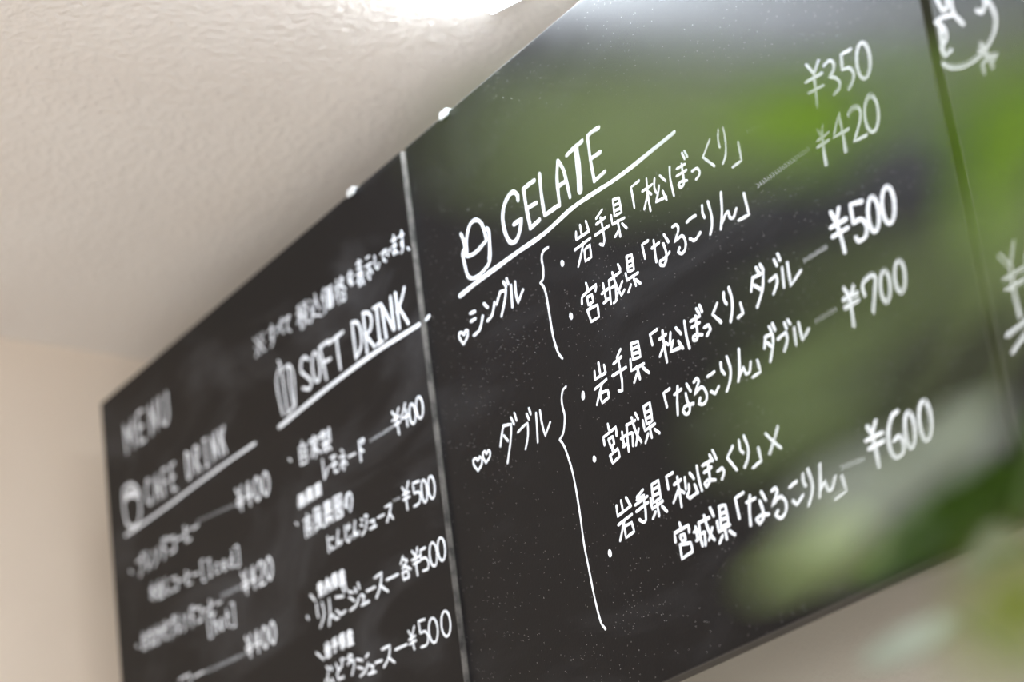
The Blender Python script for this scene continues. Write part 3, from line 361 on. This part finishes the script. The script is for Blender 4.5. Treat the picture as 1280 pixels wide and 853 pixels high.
    ('l', 'lettering', 'blurred white Japanese lettering above the word hot in brackets', 2.0, '517,2483 597,2479;541,2537 549,2370 521,2390 572,2443 613,2422 602,2367;609,2515 624,2477;665,2494 771,2488;680,2437 760,2433;716,2528 723,2380 697,2363 683,2382 709,2399 777,2359;813,2467 892,2463 883,2354 857,2355;850,2521 818,2357;904,2481 920,2425;960,2441 1063,2454;983,2495 989,2367 1054,2345;1035,2510 1039,2401;1103,2470 1193,2466 1183,2393 1134,2323;1192,2502 1205,2483;1218,2501 1225,2482;1270,2498 1277,2316 1350,2403;1388,2455 1415,2418;1393,2311 1454,2362 1489,2450;1565,2482 1571,2302;1568,2410 1619,2371;1603,2480 1617,2443;1628,2478 1641,2460;1668,2440 1768,2435 1771,2310;1672,2315 1771,2310;1808,2380 1906,2375;1955,2443 1958,2301 2043,2297;1956,2372 2029,2404;2080,2366 2176,2361;1935,2320 1891,2323 1896,2111 1940,2108;1991,2298 1996,2122;1994,2192 2026,2225 2060,2188 2061,2118;2147,2217 2115,2184 2127,2131 2160,2111 2181,2162 2147,2217;2266,2261 2269,2121 2301,2102;2234,2211 2299,2206;2352,2290 2395,2287 2399,2078 2356,2081;395,2460 426,2433'),
    ('l', 'lettering', 'blurred white lettering cut by the lower edge', 2.0, '1232,1910 1438,1906 1441,1798;1236,1801 1441,1798;1518,1858 1719,1854'),
    ('r', 'drawing', 'large blurred white curl drawn at the upper edge', 2.8, '58,3235 80,3163 97,3131 134,3135 140,3193;172,3176 170,3079 204,3016 232,2971;167,3066 82,3094 9,3096 65,3034 76,2961 14,2924 37,2860 92,2871;45,3075 35,2982 26,2895;6,2823 46,2781 108,2747 184,2725 295,2725 393,2758 463,2811 494,2884 481,2964 456,3015;361,2996 401,2961 431,2998 442,3037;338,2789 363,2721 392,2612;438,2669 373,2687 314,2672 317,2611;314,2760 413,2652'),
    ('r', 'price', 'blurred white yen sign cut by the picture edge', 2.6, '145,1514 214,1409;280,1541 213,1422;214,1409 199,1271 205,1112;142,1362 319,1363 390,1365;144,1295 300,1297 373,1304;78,1048 235,1069 325,1086;95,938 214,995 307,1021;408,1477 349,1418 348,1314 391,1266'),
]
LEAVES = [
    ((-0.3415, 0.321, 0.2067), (-0.3524, 0.2857, 0.2016), (0.719, -0.623, -0.307), 0.0189, 'bright'),
    ((-0.2308, 0.2061, 0.1389), (-0.263, 0.1715, 0.1435), (0.681, -0.529, -0.506), 0.0108, 'mid'),
    ((-0.2761, 0.2824, 0.1733), (-0.2862, 0.2546, 0.174), (0.689, -0.638, -0.344), 0.0058, 'bright'),
    ((-0.3214, 0.3518, 0.2104), (-0.3307, 0.3307, 0.1756), (0.574, -0.762, -0.298), 0.0196, 'bright'),
    ((-0.2704, 0.2896, 0.1459), (-0.2941, 0.278, 0.1496), (0.619, -0.627, -0.473), 0.0063, 'mid'),
    ((-0.2609, 0.2623, 0.1349), (-0.2707, 0.225, 0.126), (0.719, -0.673, -0.173), 0.0057, 'mid'),
    ((-0.2776, 0.2544, 0.1267), (-0.3052, 0.2419, 0.1212), (0.715, -0.551, -0.43), 0.0072, 'mid'),
    ((-0.6937, 0.7064, 0.2793), (-0.7338, 0.6416, 0.2423), (0.694, -0.693, -0.194), 0.0254, 'dark'),
    ((-0.6531, 0.6731, 0.2866), (-0.6564, 0.6544, 0.2418), (0.61, -0.757, -0.235), 0.0103, 'dark'),
    ((-0.4032, 0.4058, 0.1758), (-0.4463, 0.3923, 0.1691), (0.69, -0.577, -0.437), 0.0091, 'pale_sheen'),
    ((-0.3511, 0.3273, 0.1409), (-0.3779, 0.3153, 0.1339), (0.722, -0.588, -0.365), 0.0085, 'pale_sheen'),
    ((-0.4443, 0.3972, 0.1593), (-0.4497, 0.3617, 0.146), (0.734, -0.669, -0.12), 0.0101, 'light'),
    ((-0.2953, 0.2997, 0.1038), (-0.3042, 0.2866, 0.0844), (0.666, -0.725, -0.174), 0.0152, 'yellow'),
    ((-0.6802, 0.6379, 0.2137), (-0.7222, 0.6244, 0.2062), (0.726, -0.612, -0.313), 0.0115, 'pale_sheen'),
    ((-0.6441, 0.6399, 0.2319), (-0.6323, 0.6001, 0.2152), (0.673, -0.735, -0.083), 0.0136, 'pale_sheen'),
]


# ---------------------------------------------------------------- writing
def smooth_line(pts, closed=False):
    if len(pts) < 3: return pts
    out = [pts[0]]
    for i in range(len(pts) - 1):
        p0 = pts[max(i - 1, 0)]; p1 = pts[i]; p2 = pts[i + 1]; p3 = pts[min(i + 2, len(pts) - 1)]
        a, c = (p1 - p0), (p2 - p1)
        d = (p3 - p2)
        def sharp(u, v): return u.length < 1e-9 or v.length < 1e-9 or u.normalized().dot(v.normalized()) < 0.35
        t1 = (p2 - p0) * 0.5 if not sharp(a, c) else c
        t2 = (p3 - p1) * 0.5 if not sharp(c, d) else c
        mlen = c.length
        if t1.length > mlen: t1 = t1.normalized() * mlen
        if t2.length > mlen: t2 = t2.normalized() * mlen
        nseg = 3 if mlen > 0.0015 else 2
        for k in range(1, nseg + 1):
            t = k / nseg; t_2, t_3 = t * t, t * t * t
            out.append(p1 * (2 * t_3 - 3 * t_2 + 1) + t1 * (t_3 - 2 * t_2 + t) + p2 * (-2 * t_3 + 3 * t_2) + t2 * (t_3 - t_2))
    return out

def ribbon(bm, pts, hw, lift, rnd):
    """a low ridge of chalk: centre line raised, both rims on the panel, rounded ends, drawn on the plane y = 0 facing -y"""
    pts = smooth_line([Vector((x, z)) for x, z in pts])
    q = [pts[0]]
    for p in pts[1:]:
        if (p - q[-1]).length > hw * 0.15: q.append(p)
    if len(q) == 1: q.append(q[0] + Vector((hw * 0.3, 0)))
    pts = q
    n = len(pts)
    dirs = []
    for i in range(n):
        d = pts[min(i + 1, n - 1)] - pts[max(i - 1, 0)]
        if d.length < 1e-9: d = Vector((1, 0))
        dirs.append(d.normalized())
    rows = []
    d0 = dirs[0]
    for a in (1.0, 0.7):                                   # round start
        rows.append((pts[0] - d0 * hw * a, d0, hw * math.sqrt(max(1 - a * a, 0.02))))
    for i in range(n):
        k = 1 + 0.10 * math.sin(i * 1.7 + rnd * 6)
        rows.append((pts[i], dirs[i], hw * k))
    d1 = dirs[-1]
    for a in (0.7, 1.0):
        rows.append((pts[-1] + d1 * hw * a, d1, hw * math.sqrt(max(1 - a * a, 0.02))))
    prev = None
    for p, d, w in rows:
        nr = Vector((-d.y, d.x))
        a, c = p + nr * w, p - nr * w
        m1, m2 = p + nr * w * 0.6, p - nr * w * 0.6
        row = [bm.verts.new((a.x, 0.0, a.y)), bm.verts.new((m1.x, -lift, m1.y)),
               bm.verts.new((m2.x, -lift, m2.y)), bm.verts.new((c.x, 0.0, c.y))]
        if prev:
            for k in range(3):
                bm.faces.new((prev[k], prev[k + 1], row[k + 1], row[k]))
        prev = row

rng = random.Random(11)
for key, name, label, width, data in WRITING:
    bm = bmesh.new()
    for si, s in enumerate(data.split(';')):
        pts = [tuple(int(v) / 10000.0 for v in p.split(',')) for p in s.split()]
        ribbon(bm, pts, width / 2000.0, 0.00018 + 0.00001 * (si % 17), rng.random())
    o = obj(name, bm, M_CHALK, ROOT[key])
    o['label'] = label
    if name == 'dotted_leader': o['kind'] = 'stuff'      # ticks a pixel or two wide

# ---------------------------------------------------------------- leafy plant close to the lens
PX, PY = -0.30, 0.30
plant = thing('potted_plant', 'tall leafy green plant out of focus at the right, leaves hanging before the menu boards', 'plant', (0, 0, 0))
POT = Vector((-0.12, 0.55, FLOOR))
plant.location = POT
bm = bmesh.new()
prof = [(0.11, 0.0), (0.15, 0.26), (0.165, 0.26), (0.165, 0.30), (0.14, 0.30), (0.135, 0.25)]
rings = [[bm.verts.new((r_ * math.cos(t), r_ * math.sin(t), z_)) for t in [2 * math.pi * k / 32 for k in range(32)]] for r_, z_ in prof]
for a, c in zip(rings, rings[1:]):
    for k in range(32): bm.faces.new((a[k], a[(k + 1) % 32], c[(k + 1) % 32], c[k]))
bm.faces.new(rings[0][::-1])
obj('pot', bm, M_POT, plant, True)
bm = bmesh.new(); tube(bm, [(0, 0, 0.22), (0, 0, 0.262)], [0.136, 0.136], 32); obj('soil', bm, M_SOIL, plant)

def bez(p, k=14):
    out = []
    for i in range(k + 1):
        t = i / k; a = 1 - t
        out.append(p[0] * a ** 3 + p[1] * 3 * a * a * t + p[2] * 3 * a * t * t + p[3] * t ** 3)
    return out
STEMS = []
for ends in ((Vector((0.03, 0.0, 0.26)), Vector((0.05, -0.05, 0.9)), Vector((-0.02, -0.12, 1.45)), Vector((-0.13, -0.235, 1.66))),
             (Vector((-0.03, 0.03, 0.26)), Vector((-0.04, 0.02, 0.8)), Vector((-0.10, -0.05, 1.15)), Vector((-0.19, -0.09, 1.47)))):
    pts = bez(ends)
    bm = bmesh.new(); tube(bm, pts, [0.007 - 0.0045 * i / 14 for i in range(15)])
    obj('stem', bm, M_STEM, plant, True)
    STEMS.append([POT + p for p in pts])

for base, tip, nrm, width, kind in LEAVES:
    base, tip, nrm = Vector(base), Vector(tip), Vector(nrm)
    ax = tip - base; L = ax.length; u = ax.normalized()
    side = u.cross(nrm).normalized(); nn = side.cross(u).normalized()
    bm = bmesh.new(); K = 14; rows = []
    for i in range(K + 1):
        t = i / K
        w = width * 0.5 * (math.sin(math.pi * min(1, t ** 0.8)) ** 0.75 if 0 < t < 1 else 0.0) + 0.0002
        c0 = base + ax * t + nn * (0.10 * L * math.sin(math.pi * t) - 0.05 * L * t) - base
        row = []
        for s in (-1, -0.5, 0, 0.5, 1):
            off = side * (w * s) + nn * (abs(s) * w * 0.35 + 0.0006 * math.sin(t * 26 + s))
            row.append(bm.verts.new(c0 + off))
        rows.append(row)
    for a, c in zip(rows, rows[1:]):
        for k in range(4): bm.faces.new((a[k], a[k + 1], c[k + 1], c[k]))
    top = list(bm.faces)
    bmesh.ops.solidify(bm, geom=top, thickness=0.0004)
    o = obj('leaf', bm, M_LEAF[kind], plant, True); o.location = base - POT
    # leaf stalk to the nearest stem
    best = min((p for st in STEMS for p in st[4:]), key=lambda p: (p - base).length)
    mid = (best + base) / 2 + Vector((0, 0, 0.015))
    bm = bmesh.new(); tube(bm, [best - POT, mid - POT, base - POT], [0.0016, 0.0012, 0.001], 6)
    obj('leaf_stalk', bm, M_STEM, plant, True)
